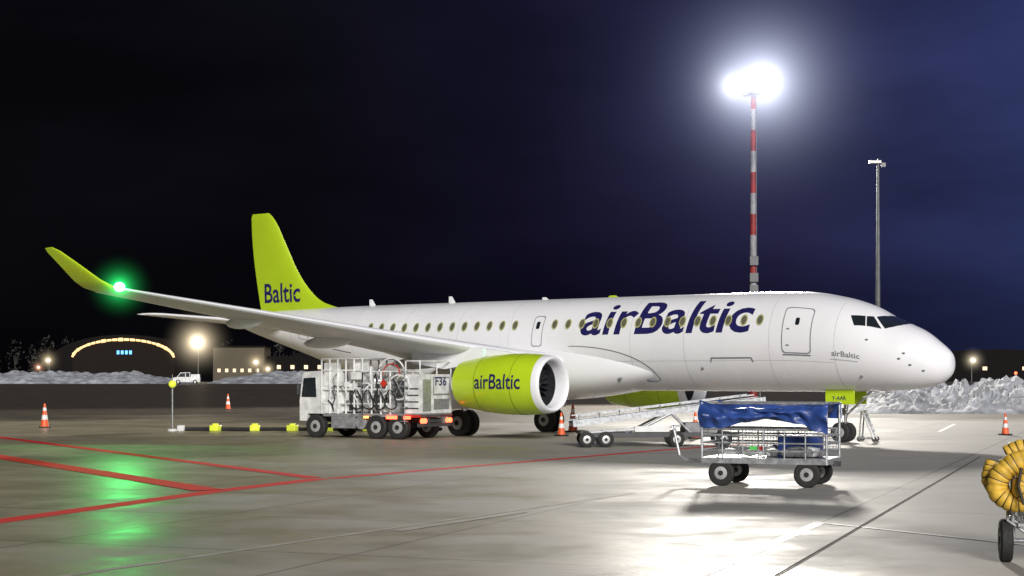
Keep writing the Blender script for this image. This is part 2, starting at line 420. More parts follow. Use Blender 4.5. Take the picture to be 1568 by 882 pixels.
for a in (27.2,22.6,17.6):
    h=.28 if a!=17.6 else .1
    b.loft([[(-a+.22,0,5.55),(-a,-.02,5.55),(-a-.2,0,5.55),(-a,.02,5.55)],[(-a-.02,0,5.6+h),(-a-.1,-.01,5.6+h),(-a-.2,0,5.6+h),(-a-.1,.01,5.6+h)]])
b.done()
b=B('nose_gear',[RUB,HUB,METAL,LIME,WHITE],PL)
for dy in (-.24,.24): b.wheel((-4.2,dy,.37),.37,.22,'y',0,1)
b.cyl((-4.2,0,.37),(-4.0,0,2.2),.085,2); b.cyl((-4.2,-.2,.37),(-4.2,.2,.37),.06,2)
b.cyl((-4.1,0,1.0),(-3.0,0,1.95),.05,2); b.cyl((-4.15,-.1,.75),(-4.35,-.05,1.3),.03,2)
b.box((-4.1,-.12,1.15),(.16,.1,.22),2)
for dy in (-.5,.5):
    b.box((-4.1,dy,1.66),(1.15,.03,.52),3)
b.box((-2.9,0,1.75),(.9,.5,.03),4,ry=-.2)
b.done(bevel=.01)
bm=text_bm('Y-AAR',.55,.14,.01)
decal(bm,lambda x,y:(-(4.4-x),-.525,1.56+y),'gear_door_lettering',NAVY,PL,1,1)
b=B('navigation_light',[mat('green_lamp',(.1,.9,.3),.3,emis=(.05,1,.25),es=45)],PL)
NL=(-24.1,-17.0,5.6)
b.sph(NL,.17,0,sx=1.3); b.done()
def spot(name,loc,P,col,r,d,size,parent=None):
    l=bpy.data.lights.new(name,'SPOT'); l.energy=P; l.color=col; l.shadow_soft_size=r; l.spot_size=R(size); l.spot_blend=.35
    o=bpy.data.objects.new(name,l); sc.collection.objects.link(o); o.location=loc
    o.rotation_euler=Vector(d).to_track_quat('-Z','Y').to_euler()
    if parent: o.parent=parent
    return o
spot('navigation_lamp',(-23.75,-17.1,5.45),700,(.08,1,.2),.12,(.45,-.85,-.35),150,PL)
def halo_glow(name,loc,Rr,A,c0,col,parent=None,pw=2.0):  # self-glowing sphere imitating a lamp's halo; nothing is scattered
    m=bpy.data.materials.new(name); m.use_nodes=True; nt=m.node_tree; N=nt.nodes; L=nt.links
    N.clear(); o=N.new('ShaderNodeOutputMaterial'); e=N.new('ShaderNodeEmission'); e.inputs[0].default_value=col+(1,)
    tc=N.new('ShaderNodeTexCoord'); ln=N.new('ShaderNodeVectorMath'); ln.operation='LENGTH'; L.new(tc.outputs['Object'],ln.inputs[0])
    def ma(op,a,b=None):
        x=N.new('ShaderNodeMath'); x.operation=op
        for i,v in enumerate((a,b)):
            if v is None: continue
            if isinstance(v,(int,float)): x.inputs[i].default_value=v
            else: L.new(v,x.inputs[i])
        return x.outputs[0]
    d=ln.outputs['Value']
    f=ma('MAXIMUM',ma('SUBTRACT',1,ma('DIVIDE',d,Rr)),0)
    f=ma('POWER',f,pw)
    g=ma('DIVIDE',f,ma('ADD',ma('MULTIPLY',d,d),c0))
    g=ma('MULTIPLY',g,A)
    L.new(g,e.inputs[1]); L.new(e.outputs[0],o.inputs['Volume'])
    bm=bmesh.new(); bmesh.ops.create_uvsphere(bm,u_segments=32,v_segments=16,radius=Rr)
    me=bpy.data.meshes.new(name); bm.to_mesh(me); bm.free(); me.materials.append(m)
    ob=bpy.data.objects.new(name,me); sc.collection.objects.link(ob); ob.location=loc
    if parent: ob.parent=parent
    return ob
halo_glow('lamp_halo_glow',NL,1.3,.2,.03,(.03,1,.2),PL)

# ------------------------------------------------------------------ FLOODLIGHT MAST
FM=empty('floodlight_mast',(21.9,150,0))
b=B('mast_tube',[STRIPE_W,STRIPE_R,POLE],FM)
H=28.6; nb=15
for i in range(nb):
    z0=H*i/nb; z1=H*(i+1)/nb
    b.cyl((0,0,z0),(0,0,z1),.38-.16*i/nb,(i+1)%2,r2=.38-.16*(i+1)/nb,seg=20)
b.cyl((0,0,0),(0,0,.4),.6,2); 
for z in (12.9,11.4,10.3): b.box((0,-.3,z),(.75,.5,.8),2)
b.cyl((.28,-.25,1),(.24,-.2,28),.04,2,seg=6)
b.done()
b=B('headframe',[POLE],FM)
b.cyl((0,0,27.9),(0,0,28.1),1.0,0,seg=24); b.box((0,0,28.5),(4.4,.15,.15)); b.box((0,0,29.4),(2.4,.15,.15)); b.cyl((0,0,28),(0,0,29.5),.1)
b.done()
b=B('floodlights',[LAMP,TRD],FM)
for x,z,s_ in ((-2.1,28.6,.42),(-1.5,28.8,.36),(-.2,28.9,.48),(.6,29.3,.62),(1.3,28.8,.5),(2.1,28.6,.3),(.5,28.4,.35)):
    b.sph((x,-.35,z),s_,0,sy=.35,sz=.8,seg=16)
    b.box((x,-.1,z),(s_*1.9,.25,s_*1.5),1)
b.done()
spot('flood_lamp',(0,-1.2,28.8),2.9e5,(1,.95,.86),3.0,(-.12,-1,-.30),118,FM)
halo_glow('lamp_halo_glow',(0.8,-.6,29.0),15,1.15,.5,(.86,.90,1),FM,2.4)
halo_glow('lamp_halo_glow_small',(-1.9,-.6,28.7),6,.55,.3,(.86,.90,1),FM,2.2)
halo_glow('lamp_haze_glow',(0.3,-.6,29.0),27.5,.36,8,(.36,.44,1),FM,1.2)  # bluish haze around the mast head, added as volume emission
b=B('lighting_pole',[POLE,WHP,TRG],None,(31.0,140,0))
b.cyl((0,0,0),(0,0,20.4),.26,0,r2=.11,seg=16); b.cyl((0,0,0),(0,0,.5),.4,2)
b.box((-.25,0,20.6),(1.0,.4,.22),1); b.box((.45,0,20.35),(.35,.3,.35),2); b.cyl((0,0,20.2),(0,0,20.9),.08,0)
b.done()

# ------------------------------------------------------------------ GROUND
def gz(x,y):
    t=min(max((y-125)/130,0),1); return 1.3*t*t*(3-2*t)
bm=bmesh.new()
ys=[-60,-20,0,10,20,30,40,60,80,100,120]+[125+i*10 for i in range(15)]+[300,400,600,1000,2000,4000]
xs=[-3000,-1000,-500,-300,-200,-120,-80,-40,-20,0,20,40,80,120,200,300,500,1000,3000]
g=[[bm.verts.new((x,y,gz(x,y))) for x in xs] for y in ys]
for i in range(len(ys)-1):
    for j in range(len(xs)-1):
        bm.faces.new((g[i][j],g[i][j+1],g[i+1][j+1],g[i+1][j])).smooth=True
me=bpy.data.meshes.new('apron_ground'); bm.to_mesh(me); bm.free()
go=bpy.data.objects.new('apron_ground',me); sc.collection.objects.link(go)
m=bpy.data.materials.new('wet_concrete'); m.use_nodes=True; nt=m.node_tree; N=nt.nodes; L=nt.links; p=N['Principled BSDF']
tc=N.new('ShaderNodeTexCoord'); OC=tc.outputs['Object']
def nz(scale,det=6,rough=.6,vec=None,dist=0):
    n=N.new('ShaderNodeTexNoise'); n.inputs['Scale'].default_value=scale; n.inputs['Detail'].default_value=det; n.inputs['Roughness'].default_value=rough
    n.inputs['Distortion'].default_value=dist
    L.new(vec or OC,n.inputs['Vector']); return n.outputs['Fac']
def mr(v,a,b_,c=0,d=1,smooth=False):
    x=N.new('ShaderNodeMapRange'); L.new(v,x.inputs[0])
    if smooth: x.interpolation_type='SMOOTHSTEP'
    for i,k in zip((1,2,3,4),(a,b_,c,d)): x.inputs[i].default_value=k
    return x.outputs[0]
def ma(op,a,b_=None):
    x=N.new('ShaderNodeMath'); x.operation=op
    for i,v in enumerate((a,b_)):
        if v is None: continue
        if isinstance(v,(int,float)): x.inputs[i].default_value=v
        else: L.new(v,x.inputs[i])
    return x.outputs[0]
def mix(f,a,b_):
    x=N.new('ShaderNodeMix'); x.data_type='RGBA'; L.new(f,x.inputs[0])
    for i,v in ((6,a),(7,b_)):
        if isinstance(v,tuple): x.inputs[i].default_value=v+(1,)
        else: L.new(v,x.inputs[i])
    return x.outputs[2]
mp=N.new('ShaderNodeMapping'); mp.inputs['Rotation'].default_value=(0,0,R(21)); L.new(OC,mp.inputs['Vector'])
mp2=N.new('ShaderNodeMapping'); mp2.inputs['Rotation'].default_value=(0,0,R(15)); mp2.inputs['Scale'].default_value=(.8,.8,1); L.new(OC,mp2.inputs['Vector'])
sep=N.new('ShaderNodeSeparateXYZ'); L.new(OC,sep.inputs[0])
sepr=N.new('ShaderNodeSeparateXYZ'); L.new(mp.outputs[0],sepr.inputs[0])
big=nz(.07,5); mid=nz(.5,8,.65); fine=nz(6,8,.7); streak=nz(.45,7,.6,mp2.outputs[0],.6)
wx=mr(sep.outputs['X'],-14,8,.20,-.13)
wet=ma('ADD',ma('ADD',ma('MULTIPLY',big,.6),ma('MULTIPLY',streak,.4)),wx)
wetf=mr(wet,.36,.64,0,1,True)
dry=mix(mr(mid,.3,.7),(.30,.285,.26),(.39,.375,.345))
dry=mix(mr(fine,.35,.75),dry,(.32,.305,.28))
wetc=mix(mr(mid,.3,.7),(.28,.245,.16),(.37,.33,.23))
col=mix(wetf,dry,wetc)
sx_=mr(sep.outputs['X'],.3,1.8); sx2=mr(sep.outputs['X'],4.6,3.2); sy_=mr(sep.outputs['Y'],26,21)
sal=ma('MULTIPLY',ma('MULTIPLY',sx_,sx2),ma('MULTIPLY',sy_,mr(nz(1.8,7,.7,mp.outputs[0],.8),.50,.58)))
col=mix(ma('MULTIPLY',sal,mr(mid,.35,.5,.3,.9)),col,(.62,.61,.58))
sm=mr(nz(.22,5,.6,mp2.outputs[0],1.2),.52,.70)
col=mix(ma('MULTIPLY',sm,.30),col,(.13,.12,.10))
def joint(o,per,w):
    f=ma('FRACT',ma('DIVIDE',o,per)); d=ma('ABSOLUTE',ma('SUBTRACT',f,.5)); return mr(d,.5-w*1.6,.5-w*.6)
j=ma('MAXIMUM',joint(sepr.outputs['X'],5.0,.006),joint(sepr.outputs['Y'],5.0,.006))
col=mix(ma('MULTIPLY',j,.6),col,(.09,.08,.07))
asf_dim=mr(ma('ADD',sep.outputs['Y'],ma('MULTIPLY',big,60)),108,132,0,1,True)  # far asphalt, its colour darkened to stand in for floodlight falloff
asc_dim=mix(mr(mid,.3,.7),(.055,.047,.036),(.09,.077,.06))
col=mix(asf_dim,col,asc_dim)
L.new(col,p.inputs['Base Color'])
rg=mr(wetf,0,1,.70,.36)
rg=ma('ADD',rg,ma('MULTIPLY',ma('SUBTRACT',mid,.5),.4))
rg=ma('ADD',rg,ma('MULTIPLY',asf_dim,.10))
L.new(rg,p.inputs['Roughness'])
p.inputs['Specular IOR Level'].default_value=.35
bp=N.new('ShaderNodeBump'); bp.inputs['Strength'].default_value=.4; bp.inputs['Distance'].default_value=.01
L.new(ma('ADD',ma('MULTIPLY',fine,.5),mid),bp.inputs['Height']); L.new(bp.outputs[0],p.inputs['Normal'])
me.materials.append(m)
def strip(bm,pts,w,z):
    for (x0,y0),(x1,y1) in zip(pts[:-1],pts[1:]):
        d=Vector((x1-x0,y1-y0)); d.normalize(); n=Vector((-d.y,d.x))*w/2
        n_=max(1,int(math.hypot(x1-x0,y1-y0)/8))
        for k in range(n_):
            a0,a1=k/n_,(k+1)/n_
            A=(x0+(x1-x0)*a0,y0+(y1-y0)*a0); C=(x0+(x1-x0)*a1,y0+(y1-y0)*a1)
            vs=[bm.verts.new((A[0]+n.x,A[1]+n.y,z)),bm.verts.new((A[0]-n.x,A[1]-n.y,z)),bm.verts.new((C[0]-n.x,C[1]-n.y,z)),bm.verts.new((C[0]+n.x,C[1]+n.y,z))]
            bm.faces.new(vs)
def lines(name,specs,m):
    bm=bmesh.new()
    for pts,w,z in specs: strip(bm,pts,w,z)
    bmesh.ops.recalc_face_normals(bm,faces=bm.faces[:])
    for f in bm.faces:
        if f.normal.z<0: f.normal_flip()
    me=bpy.data.meshes.new(name); bm.to_mesh(me); bm.free(); me.materials.append(m)
    o=bpy.data.objects.new(name,me); sc.collection.objects.link(o)
lines('red_apron_marking',[([(-11.5,18.1),(-8.5,27.5),(-6.2,34.7),(-4.5,38.9)],.52,.004),([(-4.3,39.0),(4.1,52.8),(9,60)],.36,.004),
    ([(-30,81.8),(-20.2,65.3),(-4.7,39.2)],.45,.008),([(-26,66.7),(-15.3,49.4),(-6.4,34.9)],.7,.012)],RLINE)
lines('white_apron_marking',[([(5.07,27.2),(2.25,19.9),(-.5,12.8)],.20,.004),([(5.0,27.25),(7.2,23.75),(9.5,20.0)],.11,.008),
   ([(7.5,45.5),(8.9,48.0)],.14,.004),([(18.6,72),(22.5,84)],.2,.004)],WLINE)
lines('faded_apron_marking',[([(-7.0,17.0),(-.9,28.0),(2.5,34)],.14,.004),([(-1.8,25.7),(.2,29.3)],.22,.008)],WLINE2)
lines('expansion_joint',[([(1.6,15.6),(3.19,19.9),(9.96,38.4),(14,49.4)],.035,.016)],TARLINE)

# ------------------------------------------------------------------ SNOW
def pile(name,x0,x1,y0,y1,h,seed,nx,ny,zb=0,lump=1.0,freq=.5):
    bm=bmesh.new(); G=[]
    for i in range(nx+1):
        row=[]
        for j_ in range(ny+1):
            u=i/nx; v=j_/ny; x=x0+(x1-x0)*u; y=y0+(y1-y0)*v
            e=min(1,5*u,5*(1-u))*math.sin(math.pi*v)**.7 if 0<v<1 else 0
            nn=.5+.5*noise.noise(Vector((x*.12,y*.12,seed)))
            l=noise.turbulence(Vector((x*freq,y*freq,seed)),4,True)
            z=zb-.1+(h*(.45+.8*nn)*e)*(.7+.5*l*lump)
            z+=.35*lump*noise.noise(Vector((x*freq*3,y*freq*3,seed+3)))*e
            row.append(bm.verts.new((x+.3*noise.noise(Vector((x,y,9))),y,z)))
        G.append(row)
    for i in range(nx):
        for j_ in range(ny):
            bm.faces.new((G[i][j_],G[i+1][j_],G[i+1][j_+1],G[i][j_+1])).smooth=False
    me=bpy.data.meshes.new(name); bm.to_mesh(me); bm.free(); me.materials.append(SNOW)
    o=bpy.data.objects.new(name,me); sc.collection.objects.link(o)
pile('snow_pile',21,46,107,117,2.25,3,130,36,0,1.1,.8)
pile('snow_pile',-100,-52,262,282,2.6,11,160,20,1.25,1,.22)
pile('snow_pile',-50,-28,262,280,2.0,15,80,20,1.25,1,.22)
pile('snow_pile',-27,-8,270,284,1.4,19,60,14,1.25,1,.22)

# ------------------------------------------------------------------ CONES
def cone(x,y,h=1.0):
    b=B('traffic_cone',[ORC,WHP,RUB],None,(x,y,0),random.random())
    b.box((0,0,.03),(.44*h,.44*h,.06),2)
    r=lambda t:.17*h*(1-t)+.035*h*t
    for t0,t1,mm in ((0,.3,0),(.3,.5,1),(.5,.68,0),(.68,.82,1),(.82,1,0)):
        b.cyl((0,0,.06+t0*(h-.06)),(0,0,.06+t1*(h-.06)),r(t0),mm,r2=r(t1),seg=20)
    b.done()
cone(-22.0,77.8,1.15); cone(-20.8,121,1.15); cone(2.0,67.0,.95); cone(7.1,64,1.05); cone(20.3,68,.9); cone(2.65,72,1.2)

b=B('marker_pole',[GALV,YELG,WHP],None,(-15.0,73,0))
b.cyl((0,0,0),(0,0,1.95),.035,0); b.sph((0,0,2.08),.17,1); b.cyl((0,0,.0),(0,0,.1),.22,2); b.cyl((-.0,0,2.2),(0,0,2.5),.012,0)
b.done()
b=B('barrier_cable',[RUB,YELG,WHP],None,(0,0,0))
pts=[(-14.7+.55*i,73.1+.12*math.sin(i*.9),.09) for i in range(22)]
b.tube(pts,.085,0)
for px_ in (-13.1,-11.35,-9.7,-8.1,-6.35,-4.6):
    b.box((px_,73.0,.14),(.42,.34,.26),1,rz=random.uniform(-.4,.4)); b.box((px_,73.0,.30),(.24,.2,.08),1)
b.box((-14.6,72.9,.13),(.3,.3,.26),2)
b.done(bevel=.03)

# ------------------------------------------------------------------ FUEL DISPENSER TRUCK
FT=empty('fuel_dispenser_truck',(-5.50,65.2,0),R(-30))
b=B('chassis',[TRD,TRG],FT)
for y in (-.45,.45): b.box((0,y,.72),(5.9,.12,.2),0)
for x in (-2.4,-1,.3,1.6,2.8): b.box((x,0,.72),(.1,1.0,.16),0)
b.box((-.6,-.95,.62),(1.1,.45,.45),1); b.cyl((.2,-1.1,.62),(.2,-.6,.62),.26,1); b.box((2.9,0,.55),(.1,2.3,.14),0)
for x in (-1.95,1.35): b.cyl((x,-1,.45),(x,1,.45),.08,0)
b.done(bevel=.01)
b=B('wheels',[RUB,HUB],FT)
for y in (-1.02,1.02):
    b.wheel((-1.95,y,.46),.46,.28,'y',0,1)
    for x in (.95,1.95): b.wheel((x,y,.46),.46,.3,'y',0,1)
b.done()
b=B('cab',[TRW,GLASS,TRD,ORL],FT)
b.prism([(-2.75,.65),(-2.75,1.45),(-2.62,2.5),(-2.5,2.6),(-1.75,2.64),(-1.68,2.55),(-1.5,.95),(-2.35,.95),(-2.42,.65)],-1.12,1.12,0)
for s_ in (-1,1):
    y=s_*1.13
    b.poly([(-2.64,y,1.6),(-2.53,y,2.35),(-1.95,y,2.38),(-1.9,y,1.6)],1)
    b.box((-2.65,s_*1.3,1.9),(.08,.18,.4),2)
b.poly([(-2.755,-1,1.5),(-2.755,1,1.5),(-2.65,.95,2.4),(-2.65,-.95,2.4)],1)
b.cyl((-2.1,0,2.62),(-2.1,0,2.82),.09,3)
b.done(bevel=.02)
b=B('equipment_body',[TRW,TRG,TRD,GALV,REDP,REDL,RUB,METAL,ORL,GLASS],FT)
b.box((.7,0,.92),(4.6,2.2,.14),1)
def cage(x0,x1,z1,n,mm=0):
    for y in (-1.12,1.12):
        for i in range(n+1):
            x=x0+(x1-x0)*i/n; b.cyl((x,y,.95),(x,y,z1),.04,mm,seg=6)
        for z in (1.35,1.9,z1-.45,z1): b.cyl((x0,y,z),(x1,y,z),.036,mm,seg=6)
    for x in (x0,x1):
        b.cyl((x,-1.12,z1),(x,1.12,z1),.035,mm,seg=6); b.cyl((x,-1.12,1.9),(x,1.12,1.9),.03,mm,seg=6)
cage(-1.65,.3,3.1,5); cage(.3,1.6,2.6,3)
b.box((-1.45,-.3,1.75),(.3,1.5,1.4),0); b.box((-1.15,-1.0,1.25),(.8,.25,.55),0); b.box((-1.25,-.95,2.5),(.6,.3,.9),0)
b.cyl((-.55,0,1.0),(-.55,0,2.75),.55,0,seg=24); b.sph((-.55,0,2.75),.55,0,sz=.35)
b.box((-.55,-.75,1.6),(1.1,.5,1.1),0); b.box((-.9,-.98,2.35),(.5,.3,.6),0); b.box((-.2,-.98,1.5),(.35,.16,.8),2)
b.box((0,-.8,2.55),(.5,.4,.8),0)
b.box((.95,.3,1.6),(1.1,1.2,1.2),0)
b.cyl((.55,-.75,2.2),(1.5,-.75,2.2),.26,7,seg=20)
for x,z,r in ((.95,1.55,.42),(2.0,2.0,.5)):
    b.cyl((x,-1.12,z),(x,-.7,z),r*.5,2,seg=20)
    for yy in (-1.12,-.7): b.lathe([(-.03,r*.9),(-.03,r),(.03,r),(.03,r*.9)],(x,yy,z),'y',24,m=0)
    for k in range(6):
        t=k*math.pi/3; b.cyl((x,-1.12,z),(x+r*math.cos(t),-1.12,z+r*math.sin(t)),.018,3,seg=5)
for k in range(20):
    t0=math.pi*k/20; t1=math.pi*(k+1)/20
    b.cyl((1.3+.62*math.cos(t0),-.6,2.5+.62*math.sin(t0)),(1.3+.62*math.cos(t1),-.6,2.5+.62*math.sin(t1)),.035,0,seg=6)
    b.cyl((1.3+.40*math.cos(t0),-.6,2.5+.40*math.sin(t0)),(1.3+.40*math.cos(t1),-.6,2.5+.40*math.sin(t1)),.025,4,seg=6)
for i in range(34):
    x=random.uniform(-1.5,2.1); z=random.uniform(1.05,2.3); y=-1.0-random.random()*.2
    x2=x+random.uniform(-.3,.3); z2=z+random.uniform(.2,.8)
    b.tube([(x,y,z),(x,y-.05,z2*.5+z*.5),(x2,y,z2)],random.choice((.02,.03,.045)),random.choice((0,3,0,6,7,0)),6)
for k in range(4):
    pts=[(.1+.55*k+.28*math.sin(t*.6),-1.22-.03*k,1.9-.75*math.sin(t*math.pi/10)) for t in range(11)]
    b.tube(pts,.03,6,6)
for i in range(14):
    b.box((random.uniform(-1.4,2),-1.1,random.uniform(1.1,2.4)),(random.uniform(.1,.3),.1,random.uniform(.1,.28)),random.choice((0,1,0,3,0)))
b.box((1.35,-1.2,2.15),(.24,.02,.24),4,ry=R(45))
b.box((.1,-1.25,2.45),(.5,.02,.3),0)
b.box((2.62,0,1.75),(.72,2.2,1.5),0)
b.box((2.99,.35,2.05),(.02,1.15,.7),1); b.box((3.0,.35,2.05),(.02,1.05,.6),0); b.box((3.0,-.7,1.7),(.03,.55,1.2),3)
b.box((2.99,.35,1.35),(.02,1.1,.4),3)
for z in (1.2,1.45,1.7,1.95): b.cyl((2.3,-1.13,z),(2.9,-1.13,z),.02,2,seg=5)
for y in (-1.1,1.1):
    for k in range(2): b.cyl((2.3+.65*k,y,2.5),(2.3+.65*k,y,3.0),.03,0,seg=6)
    b.cyl((2.3,y,3.0),(2.95,y,3.0),.03,0,seg=6)
b.cyl((2.95,-1.1,3.0),(2.95,1.1,3.0),.03,0,seg=6)
for y in (-1.0,-.8,.8,1.0): b.cyl((2.95,y,.72),(3.02,y,.72),.10,5,seg=10)
b.box((1.7,-1.16,.84),(.5,.05,.12),5); b.box((.5,-1.16,.84),(.2,.05,.08),8); b.box((2.4,-1.16,.84),(.3,.05,.12),5)
b.box((2.6,0,.9),(.8,2.25,.1),4)
for y in (-.25,.15): b.cyl((2.35,-1.25,.6),(2.35,-1.25,2.8),.022,3,seg=5); 
for k in range(8): b.cyl((2.15,-1.25,.7+.27*k),(2.5,-1.25,.7+.27*k),.018,3,seg=5)
b.done(bevel=0)
bm=text_bm('F36',.8,.34,.02)
decal(bm,lambda x,y:(3.015,-.12+x,2.06+y),'fleet_number',NAVY,FT,2,2)

# ------------------------------------------------------------------ BAGGAGE CART
BC=empty('baggage_cart',(5.75,36.7,0),R(-22))
LX=1.38; WY=.72
b=B('frame',[GALV,TRD],BC)
b.box((0,0,.60),(2*LX,2*WY,.05),0)
for y in (-WY,WY): b.box((0,y,.56),(2*LX,.06,.12),0)
for x in (-LX,LX): b.box((x,0,.56),(.06,2*WY,.12),0)
for x in (-LX,LX):
    for y in (-WY,WY): b.cyl((x,y,.5),(x,y,1.84),.03,0,seg=8)
for z in (.78,.95,1.12):
    for y in (-WY,WY): b.cyl((-LX,y,z),(LX,y,z),.02,0,seg=6)
    for x in (-LX,LX): b.cyl((x,-WY,z),(x,WY,z),.02,0,seg=6)
for i in range(1,6):
    x=-LX+2*LX*i/6
    for y in (-WY,WY): b.cyl((x,y,.6),(x,y,1.25),.017,0,seg=6)
for y in (-WY,WY): b.cyl((-LX,y,1.25),(LX,y,1.25),.025,0,seg=6); b.cyl((-LX,y,1.82),(LX,y,1.82),.025,0,seg=6)
for x in (-LX,LX): b.cyl((x,-WY,1.82),(x,WY,1.82),.025,0,seg=6)
for i in range(40):
    x=-LX+2*LX*i/39
    b.cyl((x,WY,.62),(x,WY,1.25),.006,0,seg=4)
for k in range(7):
    b.cyl((-LX,WY,.66+.09*k),(LX,WY,.66+.09*k),.006,0,seg=4)
for x in (-.95,.95): b.box((x,0,.42),(.12,1.2,.1),1); b.box((x,0,.49),(.4,.5,.08),1)
b.tube([(-LX,-.2,.5),(-LX-.55,-.05,.52),(-LX-.72,0,.62),(-LX-.85,0,1.2)],.035,0)
b.tube([(-LX,.2,.5),(-LX-.55,.05,.52)],.035,0)
b.tube([(-LX-.85,-.09,1.2),(-LX-.88,-.09,1.3),(-LX-.88,.09,1.3),(-LX-.85,.09,1.2),(-LX-.85,-.09,1.2)],.022,0)
b.box((LX+.08,0,.5),(.16,.12,.12),1)
b.done(bevel=0)
b=B('wheels',[RUB,HUB],BC)
for x in (-.95,.95):
    for y in (-.66,.66): b.wheel((x,y,.285),.285,.17,'y',0,1)
b.done()
b=B('tarpaulin',[TARP],BC)
G=[]
nu,nv=90,44
for i in range(nu+1):
    u=i/nu; x=-LX-.04+(2*LX+.08)*u; row=[]
    for j_ in range(nv+1):
        v=j_/nv
        n1=noise.noise(Vector((x*1.6+v*2,v*4,1))); n2=noise.noise(Vector((x*5+v*3,v*7,4))); 
        sag=.14*math.sin(math.pi*u)**.8+.06*abs(math.sin(2.5*math.pi*u))
        fl=.50+.10*math.sin(u*7+1)+.09*n1+(.12 if u>.8 else 0)*(u-.8)*5
        if v<.34: t=v/.34; y=-WY-.05-.09*math.sin(math.pi*t)-.10*n1*(1-t)+.09*n2*math.sin(math.pi*t)+.05*math.sin(9*t+6*u); z=1.88-fl*(1-t)-sag*t
        elif v>.7: t=(v-.7)/.3; y=WY+.05+.03*n2; z=1.88-.35*t-sag*.6
        else:
            t=(v-.34)/.36; y=-WY-.05+(2*WY+.1)*t; z=1.88-sag*(1-.4*t)-.25*math.sin(math.pi*t)*(.6+.5*math.sin(math.pi*u))+.06*n1
        z+=.035*n2
        row.append((x,y+.02*n2,z))
    G.append(row)
b.loft(G,closed=False,caps=False)
o=b.done(ang=80)
b=B('loose_items',[WHP,mat('green_label',(.1,.6,.1),.5),mat('red_label',(.6,.05,.04),.5),TRG,TARP],BC)
for i in range(22):
    x=random.uniform(-1.1,1.1); y=random.uniform(-.4,.5); s_=random.uniform(.08,.2)
    b.sph((x,y,.66+s_*.5),s_,random.choice((0,0,3,3,4)),sx=random.uniform(1,1.8),sz=.7,seg=8)
b.box((-.25,-.6,.84),(.16,.03,.08),1); b.box((-.08,-.6,.83),(.08,.03,.1),2); b.box((.6,.3,.85),(.9,.5,.5),4)
b.done()

# ------------------------------------------------------------------ BELT LOADER
BL=empty('belt_loader',(6.3,57.2,0),R(6))
b=B('conveyor',[GALV,RUB,WHP,TRG],BL)
def beam(x0,z0,x1,z1,y,h,w,mm):
    L_=math.hypot(x1-x0,z1-z0); b.box(((x0+x1)/2,y,(z0+z1)/2),(L_,w,h),mm,ry=-math.atan2(z1-z0,x1-x0))
for y in (-.5,.5):
    beam(-4.3,.80,2.4,1.60,y,.22,.07,0); beam(-4.2,1.06,2.0,1.78,y+.06,.045,.04,0)
beam(-4.3,.86,2.4,1.66,0,.05,.9,1)
for i in range(10):
    x=-4.1+.7*i; z=.84+ (x+4.3)*.12; b.cyl((x,-.55,z),(x,.55,z),.045,0,seg=8)
    b.cyl((x,-.52,z),(x,-.52,z+.24),.02,0,seg=5)
b.done()
b=B('chassis',[GALV,WHP,TRG,TRD],BL)
for y in (-.6,.6): b.box((-1.2,y,.42),(5.2,.1,.16),3)
for x in (-3.6,-2.2,-.6,.8): b.box((x,0,.42),(.1,1.2,.1),3)
b.cyl((-2.3,-.5,.45),(-.9,-.5,1.15),.05,0); b.cyl((-2.3,.5,.45),(-.9,.5,1.15),.04,0)
b.cyl((-.2,-.5,.45),(-.9,-.5,1.15),.05,0); b.cyl((.2,-.5,.45),(1.3,-.5,1.4),.04,0)
b.box((-1.6,-.67,.62),(1.2,.04,.20),1); b.box((.2,0,.65),(1.2,.9,.35),2); b.box((-3.9,0,.5),(.3,1.1,.12),3)
beam(-3.9,.5,-.6,.72,-.63,.07,.05,0)
b.done(bevel=.01)
b=B('wheels',[RUB,HUB],BL)
for x in (-3.85,-3.2,-.75,.9):
    for y in (-.68,.68): b.wheel((x+ (.12 if y>0 else 0),y,.27),.27,.16,'y',0,1)
b.done()
b=B('maintenance_steps',[WHP,GALV,RUB],None,(13.2,61.6,0),R(-25))
for y in (-.25,.25):
    b.cyl((-.1,y,1.15),(.35,y,.1),.04,0); b.cyl((-.12,y,1.15),(-.2,y,.1),.03,1); b.cyl((-.2,y,.12),(.35,y,.12),.03,1)
    b.wheel((.35,y,.09),.09,.05,'y',2,1); b.wheel((-.2,y,.09),.09,.05,'y',2,1)
b.box((.12,0,.62),(.03,.46,.85),0,ry=-.4)
for k in range(4):
    t=k/4; b.box((-.05+.36*t,0,1.02-.82*t),(.14,.5,.03),0)
b.done()

# ------------------------------------------------------------------ AIR HOSE CART (right edge)
AH=empty('air_hose_cart',(6.55,21.5,0),R(-12))
b=B('cart_frame',[TRD,GALV,RUB,HUB],AH)
b.wheel((-.13,-.1,.28),.28,.16,'x',2,3); b.wheel((.95,-.1,.28),.28,.16,'x',2,3)
b.cyl((-.1,-.1,.28),(.95,-.1,.28),.03,1); b.box((.45,.3,.5),(.9,1.3,.05),1); b.cyl((-.05,-.2,.3),(-.05,-.2,1.2),.03,1); b.cyl((.9,-.2,.3),(.9,-.2,1.2),.03,1)
b.cyl((-.3,-.2,1.15),(1.0,-.2,1.15),.03,1); b.cyl((-.05,-.1,.6),(.35,-.5,.35),.025,1)
b.tube([(-.05,.1,.6),(-.1,-.05,.75),(-.12,-.25,.55),(.1,-.3,.4)],.02,1)
b.box((.5,.4,.95),(.8,1.0,.85),0)
b.done(bevel=.01)
b=B('yellow_hose',[HOSE,HOSB],AH)
